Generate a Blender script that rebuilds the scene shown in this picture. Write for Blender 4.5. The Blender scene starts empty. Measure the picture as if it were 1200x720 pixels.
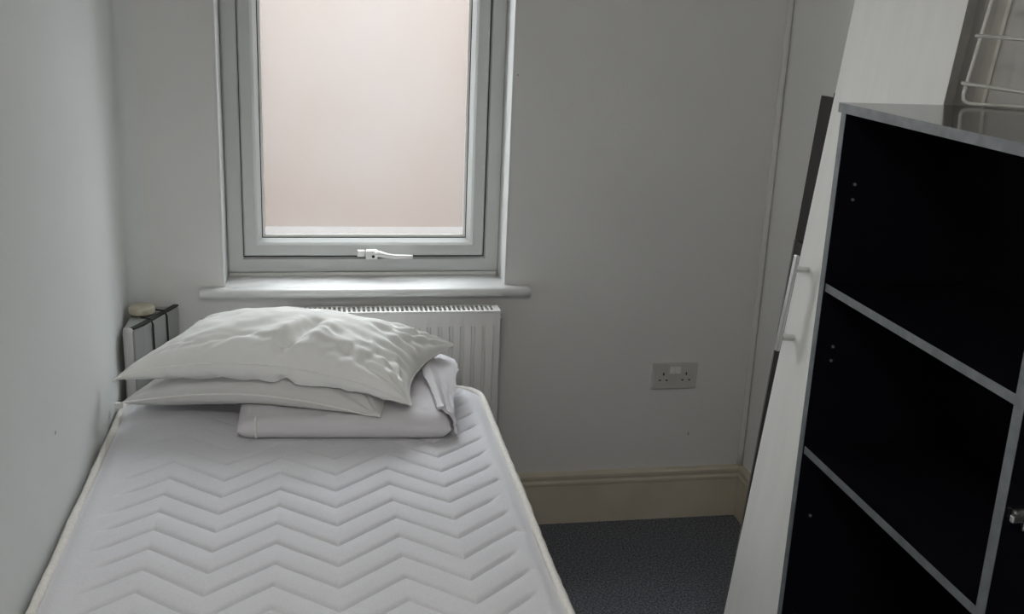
import bpy, bmesh, math, random
from mathutils import Vector, Matrix, noise
from mathutils.bvhtree import BVHTree

random.seed(7)
S = bpy.context.scene
COL = S.collection
R = math.radians

# ------------------------------------------------------------------ helpers
def link(name, me, mats, parent=None, loc=None):
    o = bpy.data.objects.new(name, me)
    COL.objects.link(o)
    if not isinstance(mats, (list, tuple)):
        mats = [mats]
    for m in mats:
        me.materials.append(m)
    if parent is not None:
        o.parent = parent
    if loc is not None:
        o.location = loc
    return o

def finish(name, bm, mats, parent=None, smooth=False, bevel=0, seg=2, auto=None):
    bmesh.ops.recalc_face_normals(bm, faces=bm.faces[:])
    if bevel:
        es = [e for e in bm.edges if len(e.link_faces) == 2 and e.calc_face_angle(0) > R(35)]
        bmesh.ops.bevel(bm, geom=es, offset=bevel, segments=seg, profile=.5, affect='EDGES', clamp_overlap=True)
    me = bpy.data.meshes.new(name)
    bm.to_mesh(me)
    bm.free()
    if smooth:
        me.shade_smooth()
        if auto:
            me.set_sharp_from_angle(angle=R(auto))
    return link(name, me, mats, parent)

def empty(name, loc, label, cat, group=None):
    o = bpy.data.objects.new(name, None)
    COL.objects.link(o)
    o.location = loc
    o.empty_display_size = .05
    tag(o, label, cat, group)
    bpy.context.view_layer.update()
    return o

def tag(o, label=None, cat=None, group=None, kind=None):
    if label: o['label'] = label
    if cat: o['category'] = cat
    if group: o['group'] = group
    if kind: o['kind'] = kind
    return o

def keep(o):
    """parts are modelled in world coordinates; undo the parent's placement"""
    o.matrix_parent_inverse = o.parent.matrix_basis.inverted()
    return o

def box(bm, x0, x1, y0, y1, z0, z1):
    v = [bm.verts.new(p) for p in ((x0,y0,z0),(x1,y0,z0),(x1,y1,z0),(x0,y1,z0),(x0,y0,z1),(x1,y0,z1),(x1,y1,z1),(x0,y1,z1))]
    fs = []
    for q in ((0,3,2,1),(4,5,6,7),(0,1,5,4),(1,2,6,5),(2,3,7,6),(3,0,4,7)):
        fs.append(bm.faces.new([v[i] for i in q]))
    return v, fs

def tube(bm, pts, r, n=10, closed=False, cap=True):
    pts = [Vector(p) for p in pts]
    N = len(pts)
    rings = []
    ref = None
    for i, p in enumerate(pts):
        if closed:
            t = (pts[(i+1) % N] - pts[i-1]).normalized()
        else:
            t = (pts[min(i+1, N-1)] - pts[max(i-1, 0)]).normalized()
        if ref is None:
            ref = Vector((0,0,1)) if abs(t.z) < .9 else Vector((1,0,0))
        a = (ref - t*ref.dot(t)).normalized()
        ref = a
        b = t.cross(a)
        rr = r[i] if isinstance(r, (list, tuple)) else r
        rings.append([bm.verts.new(p + (a*math.cos(2*math.pi*k/n) + b*math.sin(2*math.pi*k/n))*rr) for k in range(n)])
    for i in range(N if closed else N-1):
        A, B = rings[i], rings[(i+1) % N]
        for k in range(n):
            bm.faces.new((A[k], A[(k+1) % n], B[(k+1) % n], B[k]))
    if cap and not closed:
        bm.faces.new(rings[0][::-1]); bm.faces.new(rings[-1])

def cyl(bm, c, axis, r, h, n=24):
    axis = Vector(axis).normalized()
    c = Vector(c)
    tube(bm, [c, c + axis*h], r, n)

def smooth(a, b, x):
    if a == b: return float(x > a)
    t = max(0., min(1., (x-a)/(b-a)))
    return t*t*(3-2*t)

def fillet(pts, rad, n=6):
    """round the inner corners of a polyline"""
    pts = [Vector(p) for p in pts]
    out = [pts[0]]
    for i in range(1, len(pts)-1):
        p0, p, p1 = pts[i-1], pts[i], pts[i+1]
        a = (p0-p).normalized(); b = (p1-p).normalized()
        s, e = p + a*rad, p + b*rad
        for k in range(n+1):
            t = k/n
            out.append((1-t)**2*s + 2*t*(1-t)*p + t*t*e)
    out.append(pts[-1])
    return out

# ---------------------------------------------------------------- materials
def mat(name, col, rough=.6, metal=0., nscale=0, namt=0., bump=0., bscale=None, spec=.5, col2=None, sheen=0., stretch=(1,1,1), detail=4):
    m = bpy.data.materials.new(name)
    m.use_nodes = True
    nt = m.node_tree
    b = nt.nodes['Principled BSDF']
    b.inputs['Base Color'].default_value = (*col, 1)
    b.inputs['Roughness'].default_value = rough
    b.inputs['Metallic'].default_value = metal
    b.inputs['Specular IOR Level'].default_value = spec
    if sheen:
        b.inputs['Sheen Weight'].default_value = sheen
    tc = nt.nodes.new('ShaderNodeTexCoord')
    mp = nt.nodes.new('ShaderNodeMapping')
    mp.inputs['Scale'].default_value = stretch
    nt.links.new(tc.outputs['Object'], mp.inputs['Vector'])
    if nscale:
        n = nt.nodes.new('ShaderNodeTexNoise')
        n.inputs['Scale'].default_value = nscale
        n.inputs['Detail'].default_value = detail
        nt.links.new(mp.outputs['Vector'], n.inputs['Vector'])
        r = nt.nodes.new('ShaderNodeValToRGB')
        c2 = col2 or tuple(c*(1-namt) for c in col)
        r.color_ramp.elements[0].position = .35
        r.color_ramp.elements[0].color = (*c2, 1)
        r.color_ramp.elements[1].position = .65
        r.color_ramp.elements[1].color = (*col, 1)
        nt.links.new(n.outputs['Fac'], r.inputs['Fac'])
        nt.links.new(r.outputs['Color'], b.inputs['Base Color'])
    if bump:
        n2 = nt.nodes.new('ShaderNodeTexNoise')
        n2.inputs['Scale'].default_value = bscale or nscale or 100
        n2.inputs['Detail'].default_value = 3
        nt.links.new(mp.outputs['Vector'], n2.inputs['Vector'])
        bp = nt.nodes.new('ShaderNodeBump')
        bp.inputs['Strength'].default_value = bump
        bp.inputs['Distance'].default_value = .002
        nt.links.new(n2.outputs['Fac'], bp.inputs['Height'])
        nt.links.new(bp.outputs['Normal'], b.inputs['Normal'])
    return m

M = {}
M['wall'] = mat('wall_paint', (.70,.695,.68), .75, nscale=3, namt=.03, bump=.25, bscale=140, spec=.3)
M['wall_left'] = mat('wall_paint_left', (.70,.715,.71), .7, nscale=3, namt=.03, bump=.25, bscale=120, spec=.3)
M['wall_right'] = mat('wall_paint_right_lit', (.80,.795,.77), .75, nscale=3, namt=.03, bump=.25, bscale=140, spec=.3)  # same paint as the far wall, lightened to put window light into the colour
M['ceiling'] = mat('ceiling_paint', (.75,.75,.74), .8, nscale=2, namt=.02)
M['gloss'] = mat('white_gloss_paint', (.71,.715,.71), .35, nscale=6, namt=.03)
M['cream'] = mat('cream_gloss_paint', (.60,.545,.44), .4, nscale=7, namt=.12, detail=6)
M['upvc'] = mat('white_upvc', (.56,.575,.565), .32, nscale=4, namt=.03)
M['gasket'] = mat('black_gasket', (.02,.02,.02), .6, nscale=40, namt=.2)
M['rad'] = mat('radiator_enamel', (.72,.715,.70), .35, nscale=5, namt=.03)
M['dark'] = mat('radiator_inside', (.10,.10,.10), .7, nscale=9, namt=.2)
M['metal'] = mat('brushed_steel', (.74,.74,.73), .40, 1., nscale=60, namt=.1, stretch=(1,1,.05))
M['black'] = mat('black_laminate', (.0065,.0065,.010), .16, nscale=30, namt=.2, spec=.35)
M['black_top'] = mat('black_laminate_top', (.012,.012,.013), .13, nscale=30, namt=.2, spec=.6)
M['silver'] = mat('silver_edging', (.225,.24,.255), .40, .35, nscale=90, namt=.25, stretch=(1,.4,.4))
M['edge'] = mat('grey_edging', (.27,.265,.245), .5, nscale=60, namt=.15)
M['white_lam'] = mat('white_woodgrain_laminate', (.88,.875,.84), .45, nscale=26, namt=.045, stretch=(1,1,.05), bump=.08, bscale=60)
M['board'] = mat('dark_brown_board', (.022,.019,.017), .5, nscale=20, namt=.25, stretch=(1,1,.1))
M['mattress'] = mat('mattress_knit', (.69,.69,.72), .85, nscale=260, namt=.06, bump=.35, bscale=500, spec=.2, sheen=.1)
M['piping'] = mat('cream_tape', (.78,.76,.72), .8, nscale=120, namt=.1, bump=.4, bscale=400, spec=.2)
M['cotton'] = mat('white_cotton', (.83,.83,.81), .85, nscale=6, namt=.05, bump=.2, bscale=600, spec=.2, sheen=.1)
M['cotton_grey'] = mat('greyed_cotton', (.68,.675,.665), .88, nscale=6, namt=.06, bump=.2, bscale=600, spec=.2)
M['quilt'] = mat('lilac_grey_cotton', (.66,.645,.67), .88, nscale=8, namt=.06, bump=.25, bscale=400, spec=.2)
M['seam'] = mat('white_seam', (.84,.83,.80), .8, nscale=50, namt=.05)
M['blue_seam'] = mat('blue_grey_edge', (.55,.57,.66), .85, nscale=60, namt=.15)
M['base'] = mat('divan_fabric', (.45,.45,.46), .9, nscale=80, namt=.15, bump=.3)
M['plastic'] = mat('black_plastic', (.02,.02,.02), .5, nscale=20, namt=.1)
M['socket'] = mat('grey_socket_plastic', (.56,.545,.52), .4, nscale=20, namt=.06)
M['white_plastic'] = mat('white_plastic', (.80,.79,.76), .35, nscale=20, namt=.03)
M['hole'] = mat('dark_hole', (.008,.008,.008), .8, nscale=20, namt=.1)
M['beige'] = mat('beige_plastic', (.56,.52,.41), .5, nscale=40, namt=.2)
M['packet'] = mat('pale_grey_card', (.34,.355,.345), .6, nscale=8, namt=.05)
M['packet_end'] = mat('pale_end_roll', (.52,.515,.515), .6, nscale=8, namt=.05)
M['cord'] = mat('dark_cord', (.03,.032,.03), .7, nscale=60, namt=.2)
M['wire'] = mat('white_coated_wire', (.74,.73,.68), .35, nscale=30, namt=.04)
M['light_stripe'] = mat('light_stripe_paint', (.86,.85,.78), .5, nscale=20, namt=.05, stretch=(1,1,.1))  # pale colour stands in for a stripe of light on the right wall
M['ledge'] = mat('weathered_sill', (.080,.076,.074), .7, nscale=8, namt=.1)
M['stone'] = mat('neighbour_render', (.26,.213,.19), .9, nscale=1.2, namt=.06)

def carpet_material():
    m = mat('carpet_pile', (.05,.056,.07), .95, spec=.1)
    nt = m.node_tree; b = nt.nodes['Principled BSDF']
    tc = nt.nodes.new('ShaderNodeTexCoord')
    n = nt.nodes.new('ShaderNodeTexNoise'); n.inputs['Scale'].default_value = 170; n.inputs['Detail'].default_value = 5; n.inputs['Roughness'].default_value = .7
    n2 = nt.nodes.new('ShaderNodeTexVoronoi'); n2.inputs['Scale'].default_value = 210
    n3 = nt.nodes.new('ShaderNodeTexNoise'); n3.inputs['Scale'].default_value = 9
    for k in (n, n2, n3): nt.links.new(tc.outputs['Object'], k.inputs['Vector'])
    r = nt.nodes.new('ShaderNodeValToRGB')
    e = r.color_ramp.elements
    e[0].position = .36; e[0].color = (.055,.058,.068,1)
    e[1].position = .66; e[1].color = (.33,.345,.38,1)
    k = e.new(.5); k.color = (.15,.16,.18,1)
    nt.links.new(n.outputs['Fac'], r.inputs['Fac'])
    mx = nt.nodes.new('ShaderNodeMix'); mx.data_type = 'RGBA'; mx.blend_type = 'MULTIPLY'; mx.inputs['Factor'].default_value = .5
    nt.links.new(r.outputs['Color'], mx.inputs['A']); nt.links.new(n3.outputs['Color'], mx.inputs['B'])
    nt.links.new(r.outputs['Color'], b.inputs['Base Color'])
    bp = nt.nodes.new('ShaderNodeBump'); bp.inputs['Strength'].default_value = .8; bp.inputs['Distance'].default_value = .004
    ad = nt.nodes.new('ShaderNodeMath'); ad.operation = 'ADD'
    nt.links.new(n.outputs['Fac'], ad.inputs[0]); nt.links.new(n2.outputs['Distance'], ad.inputs[1])
    nt.links.new(ad.outputs[0], bp.inputs['Height']); nt.links.new(bp.outputs['Normal'], b.inputs['Normal'])
    return m
M['carpet'] = carpet_material()
def marks(m, spots, col):
    """small scuffs of their own shape, at fixed places on the surface"""
    nt = m.node_tree; b = nt.nodes['Principled BSDF']
    src = b.inputs['Base Color'].links[0].from_socket
    tc = nt.nodes.new('ShaderNodeTexCoord')
    for p, sc in spots:
        mp = nt.nodes.new('ShaderNodeMapping'); mp.vector_type = 'TEXTURE'
        mp.inputs['Location'].default_value = p; mp.inputs['Scale'].default_value = sc
        nt.links.new(tc.outputs['Object'], mp.inputs['Vector'])
        ln = nt.nodes.new('ShaderNodeVectorMath'); ln.operation = 'LENGTH'
        nt.links.new(mp.outputs['Vector'], ln.inputs[0])
        lt = nt.nodes.new('ShaderNodeMapRange'); lt.inputs['From Min'].default_value = .5; lt.inputs['From Max'].default_value = 1.
        lt.inputs['To Min'].default_value = .8; lt.inputs['To Max'].default_value = 0.
        nt.links.new(ln.outputs['Value'], lt.inputs['Value'])
        mx = nt.nodes.new('ShaderNodeMix'); mx.data_type = 'RGBA'
        nt.links.new(lt.outputs['Result'], mx.inputs['Factor']); nt.links.new(src, mx.inputs['A'])
        mx.inputs['B'].default_value = (*col, 1)
        src = mx.outputs['Result']
    nt.links.new(src, b.inputs['Base Color'])
marks(M['wall_left'], [((0,-.927,.753),(.02,.009,.004))], (.15,.15,.15))
marks(M['wall'], [((1.676,0,.289),(.003,.02,.008)), ((1.072,0,1.40),(.004,.02,.003)), ((.98,0,.31),(.012,.02,.004))], (.25,.24,.22))

def glass_material():
    """frosted pane: part of the light goes straight through, part is scattered"""
    m = bpy.data.materials.new('frosted_glass'); m.use_nodes = True
    nt = m.node_tree
    for n in list(nt.nodes):
        if n.type != 'OUTPUT_MATERIAL': nt.nodes.remove(n)
    out = nt.nodes[0]
    tr = nt.nodes.new('ShaderNodeBsdfTransparent'); tr.inputs['Color'].default_value = (.97,.965,.96,1)
    tl = nt.nodes.new('ShaderNodeBsdfTranslucent')
    gl = nt.nodes.new('ShaderNodeBsdfGlossy'); gl.inputs['Roughness'].default_value = .25; gl.inputs['Color'].default_value = (1,1,1,1)
    tc = nt.nodes.new('ShaderNodeTexCoord')
    n1 = nt.nodes.new('ShaderNodeTexNoise'); n1.inputs['Scale'].default_value = 2.6; n1.inputs['Detail'].default_value = 3
    n2 = nt.nodes.new('ShaderNodeTexNoise'); n2.inputs['Scale'].default_value = 150; n2.inputs['Detail'].default_value = 2
    for k in (n1, n2): nt.links.new(tc.outputs['Object'], k.inputs['Vector'])
    r = nt.nodes.new('ShaderNodeValToRGB')
    r.color_ramp.elements[0].position = .35; r.color_ramp.elements[0].color = (.84,.80,.78,1)
    r.color_ramp.elements[1].position = .65; r.color_ramp.elements[1].color = (.80,.70,.63,1)
    nt.links.new(n1.outputs['Fac'], r.inputs['Fac'])
    sp = nt.nodes.new('ShaderNodeMapRange'); sp.inputs['From Min'].default_value = .3; sp.inputs['From Max'].default_value = .75
    sp.inputs['To Min'].default_value = 1.; sp.inputs['To Max'].default_value = .90
    nt.links.new(n2.outputs['Fac'], sp.inputs['Value'])
    mx = nt.nodes.new('ShaderNodeMix'); mx.data_type = 'RGBA'; mx.blend_type = 'MULTIPLY'; mx.inputs['Factor'].default_value = 1
    nt.links.new(r.outputs['Color'], mx.inputs['A']); nt.links.new(sp.outputs['Result'], mx.inputs['B'])
    nt.links.new(mx.outputs['Result'], tl.inputs['Color'])
    a = nt.nodes.new('ShaderNodeMixShader'); a.inputs['Fac'].default_value = GLASS_SCATTER
    nt.links.new(tr.outputs[0], a.inputs[1]); nt.links.new(tl.outputs[0], a.inputs[2])
    b = nt.nodes.new('ShaderNodeMixShader'); b.inputs['Fac'].default_value = .04
    nt.links.new(a.outputs[0], b.inputs[1]); nt.links.new(gl.outputs[0], b.inputs[2])
    nt.links.new(b.outputs[0], out.inputs['Surface'])
    return m
GLASS_SCATTER = .08
M['glass'] = glass_material()

# ------------------------------------------------------------------ camera
CAM = Vector((0.5095, -2.9781, 1.6212))
yaw, pitch, roll, F = 0.1902, 0.2888, 0.0428, 1240.4
cy, sy, cp, sp_, cr, sr = math.cos(yaw), math.sin(yaw), math.cos(pitch), math.sin(pitch), math.cos(roll), math.sin(roll)
fwd = Vector((sy, cy, 0)); right = Vector((cy, -sy, 0)); up = Vector((0,0,1))
f2 = fwd*cp - up*sp_; u2 = up*cp + fwd*sp_
r3 = right*cr + u2*sr; u3 = -right*sr + u2*cr
cd = bpy.data.cameras.new('camera'); cam = bpy.data.objects.new('camera', cd); COL.objects.link(cam)
cam.matrix_world = Matrix(((r3.x,u3.x,-f2.x,CAM.x),(r3.y,u3.y,-f2.y,CAM.y),(r3.z,u3.z,-f2.z,CAM.z),(0,0,0,1)))
cd.sensor_width = 36; cd.lens = F/1200*36; cd.clip_start = .02
S.camera = cam

# ------------------------------------------------------------ the room shell
W, NEAR, H = 1.87, -3.9, 2.42
WX0, WX1, WZ0, WZ1 = .247, 1.062, .785, 2.02       # window opening
def struct(name, bm, m, parent=None, **k):
    o = finish(name, bm, m, parent, **k)
    if parent is None: o['kind'] = 'structure'
    return o

bm = bmesh.new(); box(bm, -.2, W+.2, NEAR-.2, .3, -.12, 0); struct('floor', bm, M['carpet'])
bm = bmesh.new(); box(bm, -.2, W+.2, NEAR-.2, .3, H, H+.12); struct('ceiling', bm, M['ceiling'])
# left wall runs into the window wall through a softly rounded plaster corner
bm = bmesh.new()
prof = [(-.2, NEAR-.2), (0, NEAR-.2), (0, -.05)]
for k in range(1, 9):
    a = k/8*math.pi/2
    prof.append((.05-.05*math.cos(a), -.05+.05*math.sin(a)))
prof += [(.05, .004), (-.2, .004)]
lo = [bm.verts.new((x, y, 0)) for x, y in prof]; hi = [bm.verts.new((x, y, H)) for x, y in prof]
for i in range(len(prof)):
    j = (i+1) % len(prof)
    bm.faces.new((lo[i], lo[j], hi[j], hi[i]))
bm.faces.new(lo[::-1]); bm.faces.new(hi)
struct('wall_left', bm, M['wall_left'], smooth=True, auto=40)
bm = bmesh.new(); box(bm, W, W+.2, NEAR-.2, .3, 0, H); struct('wall_right', bm, M['wall_right'])
bm = bmesh.new()
box(bm, -.2, WX0, 0, .3, 0, H); box(bm, WX1, W+.2, 0, .3, 0, H)
box(bm, WX0, WX1, 0, .3, 0, WZ0-.03); box(bm, WX0, WX1, 0, .3, WZ1, H)
struct('wall_far', bm, M['wall'])
bm = bmesh.new(); box(bm, -.2, .25, NEAR-.15, NEAR, 0, H); box(bm, 1.05, W+.2, NEAR-.15, NEAR, 0, H); box(bm, .25, 1.05, NEAR-.15, NEAR, 2.03, H)
struct('wall_near', bm, M['wall'])

# skirting boards with a moulded top
def skirting(name, a, b, inward):
    a, b, n = Vector(a), Vector(b), Vector(inward)
    pr = [(0,0),(.018,0),(.018,.132),(.0205,.137),(.0205,.144),(.016,.148),(.015,.153),(.020,.158),(.020,.168),(.014,.173),(0,.175)]
    bm = bmesh.new()
    A = [bm.verts.new(a + n*d + Vector((0,0,z))) for d, z in pr]
    B = [bm.verts.new(b + n*d + Vector((0,0,z))) for d, z in pr]
    for i in range(len(pr)-1): bm.faces.new((A[i], A[i+1], B[i+1], B[i]))
    bm.faces.new(A); bm.faces.new(B[::-1])
    struct(name, bm, M['cream'])
skirting('baseboard_far', (.05,0,0), (W,0,0), (0,-1,0))
skirting('baseboard_right', (W,0,0), (W,NEAR,0), (-1,0,0))
# bead of old wallpaper and filler down the right-hand corner
bm = bmesh.new()
pts = []
for k in range(46):
    z = .176 + k*(H-.18)/45
    pts.append((W-.010+.0022*noise.noise((0,0,z*4)), -.0045, z))
tube(bm, pts, .0095, 10)
struct('trim_1', bm, M['wall'], smooth=True)

# ---------------------------------------------------------------- the window
win = bpy.data.objects.new('window_1', None); COL.objects.link(win); win.location = (.655, .15, WZ0); win['kind'] = 'structure'
bpy.context.view_layer.update()
def wpart(name, bm, m, **k): return keep(finish(name, bm, m, win, **k))

def ring_frame(bm, x0, x1, z0, z1, w, prof):
    """mitred frame; prof = list of (distance in from the outer edge, y)"""
    loops = []
    for d, y in prof:
        loops.append([bm.verts.new(p) for p in ((x0+d,y,z0+d),(x1-d,y,z0+d),(x1-d,y,z1-d),(x0+d,y,z1-d))])
    n = len(loops)
    for i in range(n):
        A, B = loops[i], loops[(i+1) % n]
        for k in range(4):
            bm.faces.new((A[k], A[(k+1) % 4], B[(k+1) % 4], B[k]))
FY = .118                                             # inner face of the outer frame
bm = bmesh.new(); ring_frame(bm, WX0+.008, WX1-.004, WZ0+.012, WZ1-.004, .05, [(0,FY+.07),(0,FY+.006),(.006,FY),(.042,FY),(.049,FY+.010),(.049,FY+.07)])
wpart('outer_frame', bm, M['upvc'], bevel=.0012)
SX0, SX1, SZ0, SZ1 = .302, 1.008, .850, WZ1-.055
bm = bmesh.new(); ring_frame(bm, SX0, SX1, SZ0, SZ1, .05, [(0,FY+.055),(0,FY+.002),(.004,FY-.008),(.034,FY-.008),(.041,FY-.002),(.052,FY+.012),(.052,FY+.055)])
wpart('sash', bm, M['upvc'], bevel=.001)
bm = bmesh.new(); ring_frame(bm, SX0-.0035, SX1+.0035, SZ0-.0035, SZ1+.0035, .004, [(0,FY+.012),(0,FY+.004),(.0045,FY+.004),(.0045,FY+.012)])
wpart('gasket', bm, M['gasket'])
GX0, GX1, GZ0, GZ1 = SX0+.050, SX1-.050, SZ0+.050, SZ1-.050
bm = bmesh.new(); ring_frame(bm, GX0, GX1, GZ0, GZ1, .004, [(0,FY+.022),(0,FY+.014),(.0042,FY+.013),(.0042,FY+.022)])
wpart('glazing_gasket', bm, M['gasket'])
bm = bmesh.new(); ring_frame(bm, GX0+.004, GX1-.004, GZ0+.004, GZ1-.004, .004, [(0,FY+.024),(0,FY+.017),(.007,FY+.020),(.007,FY+.024)])
wpart('glazing_bead', bm, M['white_plastic'])
bm = bmesh.new(); vs, fs = box(bm, GX0-.01, GX1+.01, FY+.022, FY+.026, GZ0-.01, GZ1+.01)
pane = wpart('pane', bm, M['glass'])
# handle: base block, boss with key hole, cranked lever
bm = bmesh.new(); box(bm, .628, .652, FY-.028, FY-.008, .853, .872)
hb = wpart('handle', bm, M['white_plastic'], bevel=.003)
def hpart(name, bm, m, **k):
    o = finish(name, bm, m, hb, **k); return o
bm = bmesh.new(); box(bm, .653, .690, FY-.036, FY-.0081, .846, .874)
hpart('boss', bm, M['white_plastic'], bevel=.006, seg=3, smooth=True)
bm = bmesh.new(); tube(bm, [(.680,FY-.028,.864),(.694,FY-.034,.8635),(.715,FY-.040,.859),(.740,FY-.043,.857),(.770,FY-.044,.857),(.791,FY-.044,.857)], [.010,.0095,.0075,.0065,.0065,.006], 12)
hpart('lever', bm, M['white_plastic'], smooth=True)
bm = bmesh.new(); cyl(bm, (.675,FY-.0362,.856), (0,-1,0), .0045, .0012, 16)
hpart('key_hole', bm, M['hole'])
# painted reveals and the rounded sill board
bm = bmesh.new()
box(bm, WX0, WX0+.007, -.0015, FY+.05, WZ0+.005, WZ1); box(bm, WX1-.006, WX1, -.0015, FY+.05, WZ0+.005, WZ1); box(bm, WX0, WX1, -.0015, FY+.05, WZ1-.006, WZ1)
wpart('reveal', bm, M['gloss'], bevel=.002)
bm = bmesh.new()
zt, zb, fy = .790, .763, -.040
x0, x1 = .187, 1.130
pr = [(FY+.05, zt), (-.028, zt)]
for k in range(1, 8):
    a = k/8*math.pi
    pr.append((-.028 - .0125*math.sin(a), (zt+zb)/2 + (zt-zb)/2*math.cos(a)))
pr += [(-.028, zb), (FY+.05, zb)]
L = [bm.verts.new((WX0 if y > 0 else x0, y, z)) for y, z in pr]
# nosing carried past the opening as a lug either side
bmesh.ops.delete(bm, geom=L, context='VERTS')
def sweep(xa, xb, pr):
    A = [bm.verts.new((xa, y, z)) for y, z in pr]; B = [bm.verts.new((xb, y, z)) for y, z in pr]
    for i in range(len(pr)):
        j = (i+1) % len(pr); bm.faces.new((A[i], A[j], B[j], B[i]))
    bm.faces.new(A); bm.faces.new(B[::-1])
sweep(x0, x1, [(-.0005 if y > 0 else y, z) for y, z in pr])
sweep(WX0+.0005, WX1-.0005, [(y if y > 0 else -.003, z) for y, z in (pr[0], pr[1], pr[-2], pr[-1])])
wpart('window_sill', bm, M['gloss'], smooth=True, auto=35, bevel=.004)
bm = bmesh.new(); tube(bm, [(WX0+.012,FY-.003,.7945),(WX1-.01,FY-.003,.7945)], .0065, 10)
wpart('sealant_bead', bm, M['white_plastic'], smooth=True)

bm = bmesh.new(); vs, fs = box(bm, GX0-.06, GX1+.06, .195, .345, .845, .901)
for v in vs:
    if v.co.y > .3 and v.co.z > .87: v.co.z -= .012
wpart('outer_sill', bm, M['ledge'], bevel=.004)

# outside: rendered neighbouring wall across a narrow passage, and the passage ground
bm = bmesh.new(); box(bm, -2.2, 3.8, 1.5, 1.75, -.35, 1.80); struct('wall_outside', bm, M['stone'])
bm = bmesh.new(); box(bm, -2.2, 3.8, .3, 1.5, -.35, -.2); struct('ground_outside', bm, M['stone'])

# ----------------------------------------------------------------- radiator
RX0, RX1, RZ0, RZ1 = .425, 1.030, .19, .740
rad = empty('radiator', (.73, -.075, RZ0), 'white panel radiator with slotted top grille fixed under the window', 'radiator')
def rpart(name, bm, m, **k): return keep(finish(name, bm, m, rad, **k))
bm = bmesh.new()
yf = -.108
xs = []
n_ = 18; pitch_ = (RX1-RX0-.03)/n_
for k in range(n_):
    xa = RX0+.015+k*pitch_
    for t, d in ((0,0),(.07,0),(.18,1),(.78,1),(.89,0)):
        xs.append((xa+t*pitch_, d))
xs.append((RX1-.015, 0))
zs = [(RZ0,0),(RZ0+.035,0),(RZ0+.05,1),(RZ1-.06,1),(RZ1-.044,0),(RZ1-.004,0)]
xs = [(RX0+.001,0)] + xs + [(RX1-.001,0)]
g = [[bm.verts.new((x, yf - .0090*d*e + (.004 if z > RZ1-.01 else 0), z)) for x, d in xs] for z, e in zs]
for i in range(len(zs)-1):
    for j in range(len(xs)-1):
        bm.faces.new((g[i][j], g[i][j+1], g[i+1][j+1], g[i+1][j]))
ret = bmesh.ops.extrude_face_region(bm, geom=bm.faces[:])
bmesh.ops.translate(bm, verts=[v for v in ret['geom'] if isinstance(v, bmesh.types.BMVert)], vec=(0,.008,0))
rpart('front_panel', bm, M['rad'], smooth=True, auto=50)
bm = bmesh.new(); box(bm, RX0+.004, RX1-.004, -.052, -.042, RZ0, RZ1-.006); rpart('back_panel', bm, M['rad'], bevel=.002)
for xa, xb in ((RX0-.0015, RX0), (RX1-.001, RX1+.0005)):
    bm = bmesh.new(); box(bm, xa, xb, -.105, -.040, RZ0+.01, RZ1-.001); rpart('side_panel', bm, M['rad'])
bm = bmesh.new()
box(bm, RX0, RX1, -.108, -.099, RZ1-.002, RZ1+.0015); box(bm, RX0, RX1, -.051, -.041, RZ1-.002, RZ1+.0015)
box(bm, RX0, RX0+.02, -.099, -.051, RZ1-.002, RZ1+.0015); box(bm, RX1-.02, RX1, -.099, -.051, RZ1-.002, RZ1+.0015)
k = RX0+.0285
while k < RX1-.022:
    box(bm, k, k+.0058, -.099, -.051, RZ1-.002, RZ1+.0012); k += .0136
rpart('top_grille', bm, M['rad'])
bm = bmesh.new(); box(bm, RX0+.006, RX1-.006, -.096, -.054, RZ1-.10, RZ1-.03); rpart('convector_fins', bm, M['dark'])
bm = bmesh.new(); cyl(bm, (RX1+.0005, -.075, RZ1-.028), (1,0,0), .009, .010, 12); rpart('bleed_valve', bm, M['metal'], bevel=.0015)
for xx in (RX0+.12, RX1-.12):
    bm = bmesh.new(); box(bm, xx-.02, xx+.02, -.042, -.0005, RZ0+.05, RZ1-.08); rpart('bracket', bm, M['rad'])
for xx in (RX0+.02, RX1-.02):
    bm = bmesh.new(); tube(bm, [(xx,-.075,RZ0+.02),(xx,-.075,.0)], .0075, 12); rpart('pipe', bm, M['rad'], smooth=True, auto=60)

# --------------------------------------------------------------- the bed
MX0, MX1, MY0, MY1, MZ = .022, .946, -2.14, -.243, .570
mt = empty('mattress', ((MX0+MX1)/2, (MY0+MY1)/2, .36), 'white single mattress quilted in zigzag chevrons along the left wall', 'mattress')
def edge_inset(d, r=.085):
    return 0 if d >= r else r - math.sqrt(max(0, r*r-(r-d)**2))
def tri(x):
    p = ((x-.425)/.24) % 1.0
    return -.205*min(p, 1-p)
def mattress_z(x, y, dist):
    wx = x + .004*noise.noise((x*5, y*5, 3.))
    wy = y + .006*noise.noise((x*4, y*4, 9.))
    ph = (wy + .755 - tri(wx))/.0782
    d = abs(ph-round(ph))*.0782*.76
    h = .0085*(1-math.exp(-d/.0030)) + .0050*(1-math.exp(-d/.016))
    ml = smooth(.045, .105, x-MX0 + .03*noise.noise((y*9, 1., 0)))*smooth(.030, .060, MX1-x + .035*noise.noise((y*9, 5., 0)))
    mh = 1 - .9*smooth(-.82, -.60, y)*(1-smooth(.62, .84, x))
    puff = h*ml*mh + .0125*(1-ml*mh)
    z = MZ - .012 + puff + .004*noise.noise((x*2.5, y*2.5, 0))
    z -= .010*(1-smooth(0, .045, dist))**2
    z -= .010*math.exp(-((x-.40)/.30)**2 - ((y+.38)/.2)**2)
    return z
bm = bmesh.new()
NX, NY = 330, 620
rows = []
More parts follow.
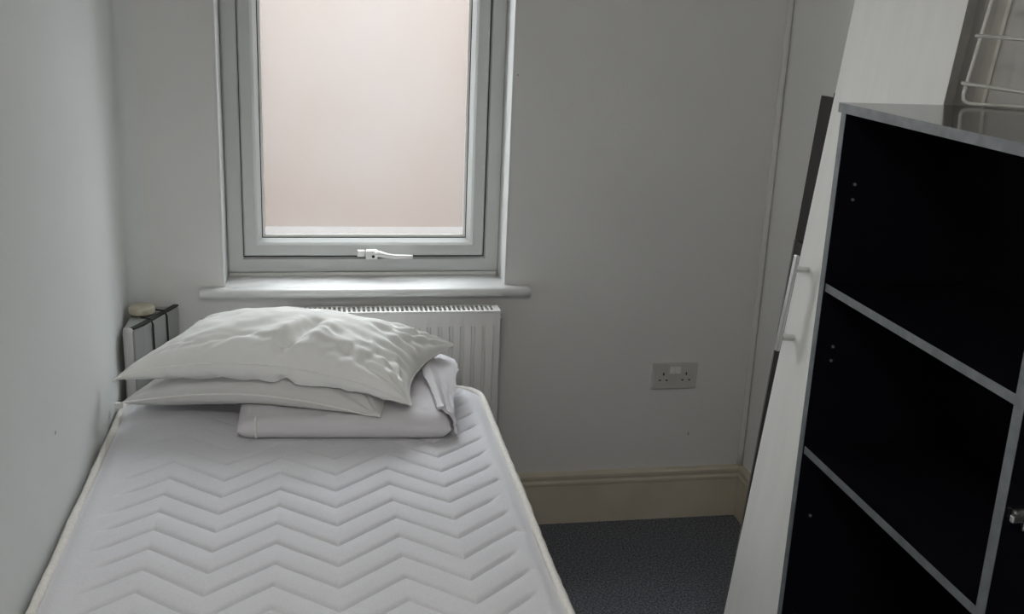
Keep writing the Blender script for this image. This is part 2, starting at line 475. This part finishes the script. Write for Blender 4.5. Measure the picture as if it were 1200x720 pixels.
for j in range(NY+1):
    y = MY0 + .62*j/60 if j <= 60 else MY0 + .62 + (MY1-MY0-.62)*(j-60)/(NY-60)
    ins = edge_inset(min(y-MY0, MY1-y))
    row = []
    wob = .004*noise.noise((0, y*3, 7.))
    for i in range(NX+1):
        xa, xb = MX0+ins, MX1-ins+wob
        x = xa + (xb-xa)*i/NX
        dist = min(x-xa, xb-x, y-MY0, MY1-y)
        row.append(bm.verts.new((x, y, mattress_z(x, y, dist))))
    rows.append(row)
for j in range(NY):
    for i in range(NX):
        bm.faces.new((rows[j][i], rows[j][i+1], rows[j+1][i+1], rows[j+1][i]))
rim = rows[0][:] + [rows[j][-1] for j in range(1, NY)] + rows[-1][::-1] + [rows[j][0] for j in range(NY-1, 0, -1)]
rimpts = [v.co.copy() for v in rim]
prev = rim
cx_, cy_ = (MX0+MX1)/2, (MY0+MY1)/2
for dz, off in ((-.02,.003),(-.06,.007),(-.12,.008),(-.17,.004),(-.195,0)):
    ring = []
    for p in rimpts:
        ox = off*(1 if p.x > cx_ else -1); oy = off*(1 if p.y > cy_ else -1) if abs(p.y-cy_) > .9 else 0
        ring.append(bm.verts.new((p.x+ox, p.y+oy, MZ-.012+dz)))
    for k in range(len(rim)):
        q = (k+1) % len(rim)
        bm.faces.new((prev[k], prev[q], ring[q], ring[k]))
    prev = ring
bm.faces.new(prev)
cover = keep(finish('quilted_cover', bm, M['mattress'], mt, smooth=True))
def rim_tube(z, name, rad_):
    bm = bmesh.new()
    ps = []
    step = 2
    for k in range(0, len(rimpts), step):
        p = rimpts[k]
        if ps and (Vector((p.x,p.y,0))-Vector((ps[-1].x,ps[-1].y,0))).length < .004: continue
        ox = .003*(1 if p.x > cx_ else -1)
        ps.append(Vector((p.x+ox, p.y, z + .0035*noise.noise((p.x*7, p.y*7, 2.)))))
    tube(bm, ps, [rad_*(1+.18*noise.noise((p.x*30, p.y*30, 4.))) for p in ps], 10, closed=True)
    return keep(finish(name, bm, M['piping'], mt, smooth=True))
rim_tube(MZ-.009, 'edge_piping', .0085); rim_tube(MZ-.193, 'edge_piping', .0085)
bb = empty('bed_base', (cx_, cy_, 0), 'grey fabric divan base hidden beneath the white mattress', 'bed base')
bm = bmesh.new(); box(bm, MX0+.008, MX1-.012, MY0+.01, MY1-.01, .07, .3625); keep(finish('base_box', bm, M['base'], bb, bevel=.012, seg=3))
for xx in (MX0+.1, MX1-.1):
    for yy in (MY0+.15, MY1-.15):
        bm = bmesh.new(); cyl(bm, (xx, yy, 0), (0,0,1), .025, .0705, 16); keep(finish('foot', bm, M['plastic'], bb, bevel=.004))

# --------------------------------------------------- soft things on the bed
def bvh_of(*objs):
    vs, fs = [], []
    dg = bpy.context.evaluated_depsgraph_get()
    for o in objs:
        b = len(vs)
        mw = o.matrix_world
        vs += [mw @ v.co for v in o.data.vertices]
        fs += [[b+i for i in p.vertices] for p in o.data.polygons]
    return BVHTree.FromPolygons(vs, fs)

def crease(u, v, u0, v0, u1, v1, w, amp):
    du, dv = u1-u0, v1-v0
    L2 = du*du+dv*dv
    t = ((u-u0)*du + (v-v0)*dv)/L2
    tt = max(0, min(1, t))
    d = math.hypot(u-u0-tt*du, (v-v0-tt*dv))
    return amp*math.exp(-(d/w)**2)*(math.sin(math.pi*(.15+.7*tt)))

def cushion(C, T, tb, wr, NU=150, NV=100, pinch=.05, ear=.6, flat=1.9, sup=None, zarch=None, clear=.002, tf=None, earv=None):
    """C: corners front-left, front-right, back-right, back-left; T/tb: rise above and below the seam"""
    A, B, Cc, D = [Vector(c) for c in C]
    bm = bmesh.new()
    def mid(u, v):
        pu = u + pinch*(1-2*u)*(4*v*(1-v))*(abs(2*u-1)**2)*1.0
        pv = v + pinch*1.3*(1-2*v)*(4*u*(1-u))*(abs(2*v-1)**2)
        p = (A*(1-pu)+B*pu)*(1-pv) + (D*(1-pu)+Cc*pu)*pv
        if zarch: p = p + Vector((0,0,zarch(u, v)))
        return p
    def th(u, v):
        a = 1-abs(2*u-1)**flat; b = 1-abs(2*v-1)**flat
        return (max(a,0)**ear)*(max(b,0)**((earv or ear) if v < .5 else ear))
    def warp(i, n):                                    # denser rows towards the seam
        t = i/n
        return min(1., max(0., .5-.5*math.cos(math.pi*t)*.55 - .5*(1-2*t)*.45))
    top, bot = {}, {}
    for j in range(NV+1):
        v = warp(j, NV)
        for i in range(NU+1):
            u = warp(i, NU)
            p = mid(u, v); h = th(u, v)*(tf(u) if tf else 1)
            edge = i in (0, NU) or j in (0, NV)
            top[i,j] = bm.verts.new(p + Vector((0,0,T*h)))
            bot[i,j] = top[i,j] if edge else bm.verts.new(p - Vector((0,0,tb*h)))
    for j in range(NV):
        for i in range(NU):
            bm.faces.new((top[i,j], top[i+1,j], top[i+1,j+1], top[i,j+1]))
            q = [bot[i,j], bot[i,j+1], bot[i+1,j+1], bot[i+1,j]]
            q = list(dict.fromkeys(q))
            if len(q) >= 3 and not set(q) == set((top[i,j], top[i+1,j], top[i+1,j+1], top[i,j+1])):
                bm.faces.new(q)
    bm.normal_update()
    mv = []
    for j in range(NV+1):
        v = warp(j, NV)
        for i in range(NU+1):
            u = warp(i, NU)
            t = top[i,j]
            mv.append((t, t.normal.copy(), wr(u, v, 1)))
            if bot[i,j] is not t:
                mv.append((bot[i,j], bot[i,j].normal.copy(), wr(u, v, -1)))
    for t, n, d in mv:
        t.co += n*d
    if sup:
        for (i, j), b in bot.items():
            zz = sup.at(b.co.x, b.co.y) + clear
            if b.co.z < zz: b.co.z = zz
            t = top[i,j]
            if t is not b:
                z2 = sup.at(t.co.x, t.co.y) + clear + .004 + .02*th(warp(i,NU), warp(j,NV))
                if t.co.z < z2: t.co.z = z2
    for vv in bm.verts:
        if vv.co.x < .006 : vv.co.x = .006 + .02*0
    seam = [top[i,0].co.copy() for i in range(NU+1)] + [top[NU,j].co.copy() for j in range(1,NV+1)] + [top[i,NV].co.copy() for i in range(NU-1,-1,-1)] + [top[0,j].co.copy() for j in range(NV-1,0,-1)]
    return bm, seam

def seam_tube(seam, r):
    bm = bmesh.new()
    ps = [seam[0]]
    for p in seam[1:]:
        if (p-ps[-1]).length > .006: ps.append(p)
    tube(bm, ps, r, 8, closed=True)
    return bm

def fbm(x, y, z, o=3):
    s = 0; a = 1
    for k in range(o):
        s += a*noise.noise((x, y, z)); x *= 2.1; y *= 2.1; z += 7.7; a *= .5
    return s

def gather(u, v, cu, cv, n, amp, r0, ph=0):
    du, dv = (u-cu), (v-cv)*.62
    r = math.hypot(du, dv)
    a = math.atan2(dv, du)
    return amp*math.sin(n*a+ph+2.5*noise.noise((r*6, a*2, n)))*math.exp(-(r/r0)**1.5)*smooth(.0, .06, r)

bpy.context.view_layer.update()
# --- folded quilt: stacked layers, thick towards the right-hand back
qt = empty('folded_quilt', (.58, -.42, MZ), 'folded lilac grey quilt lying flat on mattress beneath the stacked pillows', 'quilt')
def slab(x0, x1, y0, y1, z0, h, NXs=110, NYs=70, rnd=.030, skew=0., hfun=None, wav=.003, seed=0):
    """soft rounded folded layer; cross-section is a stadium"""
    bm = bmesh.new()
    rings = []
    M_ = 28
    pts = []
    g_t, g_b = {}, {}
    for j in range(NYs+1):
        v = .5-.5*math.cos(math.pi*j/NYs)
        for i in range(NXs+1):
            u = .5-.5*math.cos(math.pi*i/NXs)
            x = x0+(x1-x0)*u; y = y0+(y1-y0)*v + skew*(u-.5)
            hh = h*(hfun(u, v) if hfun else 1)
            dx = min(u, 1-u)*(x1-x0); dy = min(v, 1-v)*(y1-y0)
            e = 1.
            for d in (dx, dy):
                if d < rnd: e *= math.sqrt(max(0, 1-(1-d/rnd)**2))
            w = wav*fbm(x*14+seed, y*14, seed)*e
            edge = i in (0, NXs) or j in (0, NYs)
            zc = z0 + hh*.5
            g_t[i,j] = bm.verts.new((x, y, zc + hh*.5*e + w))
            g_b[i,j] = g_t[i,j] if edge else bm.verts.new((x, y, zc - hh*.5*e))
    for j in range(NYs):
        for i in range(NXs):
            bm.faces.new((g_t[i,j], g_t[i+1,j], g_t[i+1,j+1], g_t[i,j+1]))
            q = list(dict.fromkeys([g_b[i,j], g_b[i,j+1], g_b[i+1,j+1], g_b[i+1,j]]))
            if set(q) != set((g_t[i,j], g_t[i+1,j], g_t[i+1,j+1], g_t[i,j+1])): bm.faces.new(q)
    return bm
class Support:
    """smoothed, slightly grown height field of what already lies on the bed"""
    def __init__(self, *objs, x0=-.01, x1=1.0, y0=-.80, y1=.0, st=.005, grow=3):
        bv = bvh_of(*objs)
        self.x0, self.y0, self.st = x0, y0, st
        nx, ny = int((x1-x0)/st)+1, int((y1-y0)/st)+1
        self.nx, self.ny = nx, ny
        H0 = []
        for j in range(ny):
            row = []
            for i in range(nx):
                h = bv.ray_cast(Vector((x0+i*st, y0+j*st, 3)), Vector((0,0,-1)))[0]
                row.append(h.z if h is not None else 0.)
            H0.append(row)
        H1 = [[max(r[max(0,i-grow):i+grow+1]) for i in range(nx)] for r in H0]
        H2 = [[max(H1[k][i] for k in range(max(0,j-grow), min(ny,j+grow+1))) for i in range(nx)] for j in range(ny)]
        g = 2
        H3 = [[sum(r[max(0,i-g):i+g+1])/len(r[max(0,i-g):i+g+1]) for i in range(nx)] for r in H2]
        self.h = []
        for j in range(ny):
            ks = range(max(0,j-g), min(ny,j+g+1))
            self.h.append([max(H0[j][i], sum(H3[k][i] for k in ks)/len(ks)) for i in range(nx)])
    def at(self, x, y):
        i = (x-self.x0)/self.st; j = (y-self.y0)/self.st
        i0, j0 = int(math.floor(i)), int(math.floor(j))
        if i0 < 0 or j0 < 0 or i0 >= self.nx-1 or j0 >= self.ny-1: return 0.
        h = self.h
        return max(h[j0][i0], h[j0][i0+1], h[j0+1][i0], h[j0+1][i0+1])
def settle(bm, sup, clear=.002):
    """lift whatever would sink into the support"""
    for v in bm.verts:
        z = sup.at(v.co.x, v.co.y) + clear
        if v.co.z < z: v.co.z = z
sup_m = Support(cover)
bm = slab(.318, .826, -.600, -.262, .566, .051, skew=-.045, rnd=.034, hfun=lambda u, v: 1+.28*u+.08*v+.47*smooth(.25,.75,u)*smooth(-.1,.85,v), wav=.004)
settle(bm, sup_m); lay1 = keep(finish('lower_fold', bm, M['quilt'], qt, smooth=True))
bpy.context.view_layer.update()
# loose end folded down over the right-hand side, flaring outwards at the back
back = [(.772,.676),(.790,.682),(.815,.670),(.840,.664),(.866,.654),(.856,.640),(.848,.622),(.843,.602),(.842,.580)]
front = [(.794,.642),(.805,.642),(.816,.628),(.825,.623),(.831,.615),(.835,.606),(.836,.597),(.836,.588),(.836,.578)]
bm = bmesh.new()
NUf, NVf = 44, 40
def prof_at(pr, t):
    t = t*(len(pr)-1); k = min(int(t), len(pr)-2); f = t-k
    f = f*f*(3-2*f)*.5 + f*.5
    return pr[k][0]*(1-f)+pr[k+1][0]*f, pr[k][1]*(1-f)+pr[k+1][1]*f
gt = {}
for j in range(NVf+1):
    v = j/NVf
    xb_, zb_ = prof_at(back, v); xf_, zf_ = prof_at(front, v)
    for i in range(NUf+1):
        u = i/NUf
        e = smooth(0, .9, u)
        x = xf_*(1-e)+xb_*e + .0035*fbm(u*6, v*5, 3); z = zf_*(1-e)+zb_*e + .003*fbm(u*5, v*6, 8)
        y = -.598 + .325*u + .010*math.sin(v*5)*(1-u)
        gt[i,j] = bm.verts.new((x, y, z))
for j in range(NVf):
    for i in range(NUf):
        bm.faces.new((gt[i,j], gt[i+1,j], gt[i+1,j+1], gt[i,j+1]))
bm.normal_update()
ret = bmesh.ops.solidify(bm, geom=bm.faces[:], thickness=.007)
bpy.context.view_layer.update()
settle(bm, Support(cover, lay1, grow=1), .001)
flap = keep(finish('end_flap', bm, M['quilt'], qt, smooth=True, auto=75))
bm = bmesh.new()
tube(bm, [(.843+.003*fbm(k*.3, 0, 1), -.596+.10*k/12, .582+.052*(k/12)**.6) for k in range(13)], .0028, 8)
keep(finish('blue_edge', bm, M['blue_seam'], qt, smooth=True))['label'] = 'blue grey stitched edge'
# hem band near the left end
bm = bmesh.new()
hem = []
for k in range(19):
    a = math.pi*(k/18)*.90
    hem.append((.362, -.5635 - .0225*math.sin(a), .597 + .0255*math.cos(a)))
tube(bm, hem, .0028, 8)
keep(finish('hem', bm, M['seam'], qt, smooth=True))
bpy.context.view_layer.update()

# --- second pillow, flat and greyish
def wr2(u, v, s):
    d = .004*fbm(u*5, v*4, 2) + .0025*fbm(u*16, v*9, 5, 2)
    for cu, cv, ph in ((0,0,0),(1,0,1),(1,1,2),(0,1,3)):
        d += gather(u, v, cu, cv, 13, .006, .16, ph)
    return d*(1 if s > 0 else .5)*min(1, 8*min(u,1-u,v,1-v)+.1)
p2 = empty('flat_pillow', (.36, -.3, MZ), 'flat greyish white pillow squashed under the plump pillow, above the quilt', 'pillow')
sup2 = Support(cover, lay1, flap)
bm, seam = cushion([(.030,-.385,.600),(.655,-.600,.625),(.770,-.24,.69),(.165,-.20,.63)], .064, .058, wr2, sup=sup2, pinch=.02, ear=.40, tf=lambda u: 1-.15*u, earv=.36,
                   zarch=lambda u, v: .036*math.sin(math.pi*min(1.,u))*(1-v*.4))
pil2 = keep(finish('pillowcase', bm, M['cotton_grey'], p2, smooth=True))
keep(finish('seam', seam_tube(seam, .0022), M['seam'], p2, smooth=True))
bm = bmesh.new(); box(bm, .010, .030, -.392, -.380, .585, .600); keep(finish('care_tag', bm, M['cotton_grey'], p2, bevel=.003))
bpy.context.view_layer.update()

# --- plump pillow on top
def wr1(u, v, s):
    d = .006*fbm(u*3.2, v*2.6, 1.) + .0022*fbm(u*11, v*7, 4., 2)
    # big crease rising from the front, and the shallow hollows beside it
    d += crease(u, v, .555, .02, .60, .44, .026, -.026)
    d += crease(u, v, .50, .03, .55, .42, .035, .012)
    d += crease(u, v, .60, .40, .69, .30, .022, -.010)
    d += crease(u, v, .36, .20, .52, .10, .03, -.008)
    d += crease(u, v, .20, .06, .42, .20, .025, -.007)
    d += crease(u, v, .70, .06, .80, .30, .022, -.010)
    d += crease(u, v, .80, .03, .86, .28, .020, -.010)
    d += .0016*(1-abs(noise.noise((u*13+2*v, v*9, 3.3))*2.2))
    d += crease(u, v, .63, .03, .655, .45, .04, .013)
    d += crease(u, v, .535, -.03, .56, .13, .020, -.022) + crease(u, v, .585, -.02, .59, .14, .016, .010)
    d += crease(u, v, .27, -.02, .35, .12, .020, -.010) + crease(u, v, .72, -.02, .76, .14, .018, -.012) + crease(u, v, .84, -.02, .85, .12, .016, -.010)
    d += crease(u, v, .13, -.02, .20, .12, .018, -.007) + crease(u, v, .43, -.02, .45, .10, .03, -.008)
    d += crease(u, v, .30, .10, .48, .36, .06, -.007)
    d += crease(u, v, .70, .24, .84, .03, .030, -.008)
    d += crease(u, v, .74, .42, .96, .22, .03, -.007)
    d += crease(u, v, .78, .60, .97, .45, .025, -.006)
    d += crease(u, v, .60, .20, .80, .24, .035, .006)
    d += crease(u, v, .10, .04, .30, .14, .03, .006)
    d += crease(u, v, .12, .20, .26, .10, .02, -.005)
    for cu, cv, n, am, ph in ((0,0,15,.006,0),(1,0,17,.009,1),(1,1,19,.011,2),(0,1,13,.008,3)):
        d += gather(u, v, cu, cv, n, am, .24, ph)
    # puckers along the right-hand seam
    d += .006*math.sin(v*58+3*noise.noise((v*5,u*3,0)))*smooth(.74, .95, u)*smooth(1.0, .97, u)
    return d*(1 if s > 0 else .6)*min(1, 10*min(u,1-u,v,1-v)+.08)
p1 = empty('plump_pillow', (.42, -.4, .66), 'plump white pillow with creased cover on top of the stack', 'pillow')
sup1 = Support(cover, lay1, flap, pil2)
bm, seam = cushion([(.027,-.474,.690),(.730,-.615,.660),(.874,-.285,.702),(.165,-.185,.720)], .088, .072, wr1, sup=sup1, pinch=.065, ear=.50, flat=2.0, earv=.37,
                   zarch=lambda u, v: .060*max(0., math.sin(math.pi*u**.95))**.7*(1-.45*v))
pil1 = keep(finish('pillowcase', bm, M['cotton'], p1, smooth=True))
keep(finish('seam', seam_tube(seam, .0022), M['seam'], p1, smooth=True))

# ----------------------------------------------- packet and cap in the corner
pk = empty('upright_packet', (.06, -.12, 0), 'slim pale grey upright packet bound with dark cords in the left corner', 'packet')
fp = [(.013,-.232),(.043,-.238),(.062,-.205),(.128,-.025),(.058,-.025),(.013,-.06)]
ztop = .742
def prism(fp, z0, z1):
    bm = bmesh.new()
    lo = [bm.verts.new((x,y,z0)) for x, y in fp]; hi = [bm.verts.new((x,y,z1)) for x, y in fp]
    for i in range(len(fp)):
        j = (i+1) % len(fp); bm.faces.new((lo[i],lo[j],hi[j],hi[i]))
    bm.faces.new(lo[::-1]); bm.faces.new(hi)
    return bm
keep(finish('body', prism(fp, 0, ztop), M['packet'], pk, bevel=.004))
bm = bmesh.new()
cxp = sum(p[0] for p in fp)/6; cyp = sum(p[1] for p in fp)/6
keep(finish('dark_edge', prism([(.030,-.2365),(.043,-.2375),(.0625,-.205),(.1285,-.025),(.116,-.022),(.047,-.200)], ztop+.0002, ztop+.005), M['cord'], pk))['label'] = 'dark top edge'
bm = bmesh.new(); tube(bm, [(.026,-.240,.25),(.026,-.240,.55),(.026,-.240,.735),(.027,-.234,.744)], .0125, 12)
keep(finish('rolled_edge', bm, M['packet_end'], pk, smooth=True))['label'] = 'pale rolled edge'
for t in (.22, .62):
    a = Vector((.062,-.205,0)); b = Vector((.128,-.025,0))
    q = a.lerp(b, t); n = Vector((.94,-.34,0))
    bm = bmesh.new(); tube(bm, [q+n*.002+Vector((0,0,.30)), q+n*.003+Vector((0,.004,.62)), q+n*.003+Vector((0,0,.735)), q+Vector((-.004,.002,ztop+.007)), q+Vector((-.03,.012,ztop+.008))], .0026, 8)
    keep(finish('cord', bm, M['cord'], pk, smooth=True))
bm = bmesh.new()
zc = ztop+.0056
tube(bm, [(.043,-.105,zc),(.043,-.105,zc+.004),(.043,-.105,zc+.017),(.043,-.105,zc+.021)], [.033,.0345,.0345,.030], 14)
cap = finish('round_cap', bm, M['beige'], bevel=.0015)
tag(cap, 'round beige cap resting on the grey packet in the left corner', 'cap')

# ------------------------------------------------------------- wall socket
sx, sz = 1.5363, .4475
so = empty('double_socket', (sx+.073, 0, sz), 'grey double plug socket low on the far wall right of the radiator', 'socket')
bm = bmesh.new(); box(bm, sx, sx+.146, -.010, -.0005, sz, sz+.086); keep(finish('face_plate', bm, M['socket'], so, bevel=.0035, seg=3))
for xx in (sx+.0565, sx+.0735):
    bm = bmesh.new(); vs, fs = box(bm, xx, xx+.016, -.0155, -.0098, sz+.052, sz+.074)
    for v in vs:
        if v.co.z > sz+.06 and v.co.y < -.012: v.co.y = -.0125
    keep(finish('rocker_switch', bm, M['white_plastic'], so, bevel=.001))
for xx in (sx+.036, sx+.110):
    bm = bmesh.new()
    box(bm, xx-.002, xx+.002, -.0104, -.0098, sz+.046, sz+.055)
    box(bm, xx-.0145, xx-.0075, -.0104, -.0098, sz+.028, sz+.032)
    box(bm, xx+.0075, xx+.0145, -.0104, -.0098, sz+.028, sz+.032)
    keep(finish('pin_holes', bm, M['hole'], so))

# ---------------------------------------- loose wardrobe door leaning at right
door_bot, door_top = Vector((1.559,-.660,0)), Vector((1.729,-.660,1.637))
L_ = (door_top-door_bot).normalized()                     # up the leaning door
Wd = Vector((.047,-.37,0)); wid = Wd.length; Wd.normalize()
Nn = L_.cross(Wd).normalized()
if Nn.x > 0: Nn = -Nn                                     # out of the face, into the room
Lp = Wd.cross(Nn).normalized();  Lp = Lp if Lp.z > 0 else -Lp
def dpt(a, b, c): return door_bot + Lp*a + Wd*b + Nn*c
def obox(bm, a0, a1, b0, b1, c0, c1, f=dpt):
    v = [bm.verts.new(f(a, b, c)) for a, b, c in ((a0,b0,c0),(a1,b0,c0),(a1,b1,c0),(a0,b1,c0),(a0,b0,c1),(a1,b0,c1),(a1,b1,c1),(a0,b1,c1))]
    for q in ((0,3,2,1),(4,5,6,7),(0,1,5,4),(1,2,6,5),(2,3,7,6),(3,0,4,7)): bm.faces.new([v[i] for i in q])
DH = 2.26
wd = empty('wardrobe_door', door_bot, 'tall white loose wardrobe door with steel bar handle leaning behind the black bookcase', 'door')
bm = bmesh.new(); obox(bm, .002, DH, 0, wid-.0012, -.022, 0); keep(finish('door_panel', bm, M['white_lam'], wd, bevel=.0008))
bm = bmesh.new(); obox(bm, .002, DH, wid-.001, wid, -.022, -.0006); keep(finish('edge_strip', bm, M['edge'], wd))['label'] = 'grey edge banding'
hz0, hz1, hb0 = .812, 1.052, .043
bm = bmesh.new(); obox(bm, hz0, hz1, hb0-.007, hb0+.007, .034, .043)
hd = keep(finish('bar_handle', bm, M['metal'], wd, bevel=.002)); hd['label'] = 'brushed steel bar handle'
for a in (hz0+.035, hz1-.035):
    bm = bmesh.new(); tube(bm, [dpt(a, hb0, .0003), dpt(a, hb0, .0345)], .0085, 16)
    o = finish('post', bm, M['metal'], hd, smooth=True, auto=50)
    o.matrix_parent_inverse = (wd.matrix_basis @ Matrix.Identity(4)).inverted() @ Matrix.Identity(4)
    o.matrix_parent_inverse = Matrix.Identity(4)

# -------------------------------------- dark boards leaning behind that door
def lean_board(name, bot, top, w, th, h, m, label, cat, group=None, strip=False):
    bot, top = Vector(bot), Vector(top)
    l = (top-bot).normalized(); wv = Vector((.02,-1,0)).normalized()
    n = l.cross(wv).normalized(); n = n if n.x < 0 else -n
    f = lambda a, b, c: bot + l*a + wv*b + n*c
    if strip:
        t = empty(name, bot, label, cat, group)
        bm = bmesh.new(); obox(bm, .001, h, .0062, w, -th, 0, f); keep(finish('panel', bm, m, t, bevel=.0006))
        bm = bmesh.new(); obox(bm, .001, h, 0, .006, -th, 0, f); keep(finish('edge_strip', bm, M['edge'], t))['label'] = 'grey edge banding'
        return t
    bm = bmesh.new(); obox(bm, .001, h, 0, w, -th, 0, f)
    return tag(finish(name, bm, m, bevel=.0006), label, cat, group)
bl = (1.7805-1.668)/1.40
lean_board('long_board', (1.688,-.420,0), (1.7815,-.420,1.40), .30, .018, 1.405, M['board'], 'tall dark brown board leaning behind the white door, nearest to it', 'board')
lean_board('long_board', (1.7075,-.447,0), (1.8010,-.447,1.40), .30, .018, 1.415, M['board'], 'tallest dark brown board leaning closest to the right wall', 'board')
lean_board('short_board', (1.668,-.452,0), (1.764,-.452,1.40), .30, .012, 1.035, M['board'], 'shorter dark board with pale grey edge leaning behind the white door', 'board', strip=True)

# ------------------------------------------------------ black open bookcase
BX0, BX1 = 1.500, 1.845
BYf, BYn = -1.078, -2.36                              # far and near ends
bc = empty('bookcase', (1.67, -1.7, 0), 'black open bookcase with silver front edges along the right wall', 'bookcase')
def bpart(name, bm, m, parent=None, **k):
    o = finish(name, bm, m, parent or bc, **k)
    if parent is None: keep(o)
    return o
def bpanel(name, x0, x1, y0, y1, z0, z1, m=None, strip=None):
    bm = bmesh.new(); box(bm, x0+.0012, x1, y0, y1, z0, z1); o = bpart(name, bm, m or M['black'])
    if strip is not None:
        bm = bmesh.new(); box(bm, x0-.0003, x0+.0011, y0, y1, z0, z1)
        s = finish('edge_strip', bm, M['silver'], o, bevel=.0003)
        s['label'] = 'silver front edge'
    return o
ZT = 1.445
top = bpanel('top_board', BX0-.001, BX1, BYn-.006, BYf+.012, ZT-.018, ZT, M['black_top'], strip=1)
bpanel('side_panel', BX0, BX1, BYf-.018, BYf, 0, ZT-.0185, strip=1)
bpanel('divider', BX0, BX1-.006, -1.727, -1.705, .05, ZT-.0185, strip=1)
bpanel('side_panel', BX0, BX1, BYn, BYn+.018, 0, ZT-.0185, strip=1)
for zz in (1.093, .742):
    bpanel('shelf', BX0+.004, BX1-.007, -1.7045, BYf-.0185, zz-.016, zz, strip=1)
bpanel('bottom_board', BX0+.002, BX1-.007, BYn+.0185, BYf-.0185, .05, .068, strip=1)
bm = bmesh.new(); box(bm, BX1-.0055, BX1, BYn+.0185, BYf-.0185, .05, ZT-.0185); bpart('back_panel', bm, M['black'])
bm = bmesh.new(); box(bm, BX0+.02, BX0+.036, BYn+.0185, BYf-.0185, 0, .0495); bpart('plinth', bm, M['black'])
for (xx, zz) in ((1.537,1.292),(1.537,1.262),(1.537,.96),(1.537,.93),(1.537,.58)):
    bm = bmesh.new(); cyl(bm, (xx, BYf-.0179, zz), (0,-1,0), .003, .003, 10); bpart('shelf_pin', bm, M['metal'])
# cup hinge plate left on the near face of the divider
bm = bmesh.new()
yd = -1.7272
box(bm, 1.512, 1.560, yd-.009, yd, .905, .923)
hg = bpart('hinge', bm, M['metal'], bevel=.002); hg['label'] = 'steel hinge plate'
bm = bmesh.new(); box(bm, 1.535, 1.547, yd-.003, yd, .886, .942); cyl(bm, (1.541, yd-.003, .893), (0,-1,0), .005, .003, 12); cyl(bm, (1.541, yd-.003, .935), (0,-1,0), .005, .003, 12)
finish('mounting_plate', bm, M['metal'], hg, bevel=.001)
bm = bmesh.new(); box(bm, 1.503, 1.530, yd-.018, yd-.0092, .908, .920); finish('hinge_arm', bm, M['metal'], hg, bevel=.002)

# --------------------------------------------- white wire basket on top of it
wk = empty('wire_basket', (1.80, -1.3, ZT), 'white coated wire basket standing on the glossy bookcase top', 'basket')
r_ = .0036
def endframe(y):
    return [(1.828,y,1.86),(1.806,y,1.80),(1.751,y,ZT+r_+.001),(1.8635,y-.060,ZT+r_+.001),(1.8645,y-.062,1.86)]
for y in (-1.072, -1.52):
    bm = bmesh.new(); tube(bm, fillet(endframe(y), .02), r_, 8); keep(finish('end_frame', bm, M['wire'], wk, smooth=True))
for k, z in enumerate((1.488, 1.578, 1.668, 1.758)):
    x = 1.751 + (z-ZT)/(1.80-ZT)*.055 - .0065
    bm = bmesh.new(); tube(bm, [(x,-1.066,z),(x,-1.53,z)], r_, 8); keep(finish('long_wire', bm, M['wire'], wk, smooth=True))

# added pale strip, standing in for light leaking onto the wall behind the bookcase
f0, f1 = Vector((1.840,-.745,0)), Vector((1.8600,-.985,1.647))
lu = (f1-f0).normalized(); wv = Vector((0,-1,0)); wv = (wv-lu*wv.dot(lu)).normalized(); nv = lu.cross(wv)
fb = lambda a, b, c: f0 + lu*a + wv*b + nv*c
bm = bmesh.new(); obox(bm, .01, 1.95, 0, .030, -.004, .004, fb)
tag(finish('light_stripe', bm, M['light_stripe'], bevel=.001), 'narrow pale strip added for the stripe of light on the right wall behind the white wire basket', 'strip')

# ------------------------------------------------------------------- light
w = bpy.data.worlds.new('overcast_sky'); S.world = w; w.use_nodes = True
bg = w.node_tree.nodes['Background']; bg.inputs['Color'].default_value = (.93,.97,1.0,1); bg.inputs['Strength'].default_value = 1.0
po = bpy.data.lights.new('window_portal', 'AREA'); po.shape = 'RECTANGLE'; po.size = GX1-GX0; po.size_y = GZ1-GZ0; po.cycles.is_portal = True
pob = bpy.data.objects.new('window_portal', po); COL.objects.link(pob); pob.location = ((GX0+GX1)/2, .31, (GZ0+GZ1)/2); pob.rotation_euler = (R(-90),0,0)
# bright overcast sky over the passage: a sun as broad as the cloud cover
sn = bpy.data.lights.new('cloud_glow', 'SUN'); sn.energy = 30.0; sn.angle = R(140); sn.color = (.90,.96,1.0)
sno = bpy.data.objects.new('cloud_glow', sn); COL.objects.link(sno)
d = Vector((.50,-1,-.72)).normalized()
sno.rotation_euler = d.to_track_quat('-Z','Y').to_euler()
# added fill lamp on the ceiling, unseen behind the camera
cl = empty('added_fill_lamp', (.40,-2.75,H-.06), 'white round ceiling lamp added unseen behind the viewer as fill light', 'lamp')
bm = bmesh.new(); cyl(bm, (.40,-2.75,H-.055), (0,0,1), .17, .0545, 40); keep(finish('fill_lamp_body', bm, M['white_plastic'], cl, bevel=.008))
la = bpy.data.lights.new('fill_lamp_light', 'AREA'); la.shape = 'DISK'; la.size = .5; la.energy = 14.5; la.color = (1,.95,.88)
lo_ = bpy.data.objects.new('fill_lamp_light', la); COL.objects.link(lo_); lo_.location = (.40,-2.75,H-.075)

S.view_settings.view_transform = 'Standard'
S.view_settings.look = 'None'
S.view_settings.gamma = 1
S.view_settings.use_curve_mapping = False
S.view_settings.exposure = 0.0
S.cycles.use_denoising = True
S.cycles.max_bounces = 10
S.cycles.diffuse_bounces = 6
S.cycles.transparent_max_bounces = 12
S.cycles.sample_clamp_indirect = 6
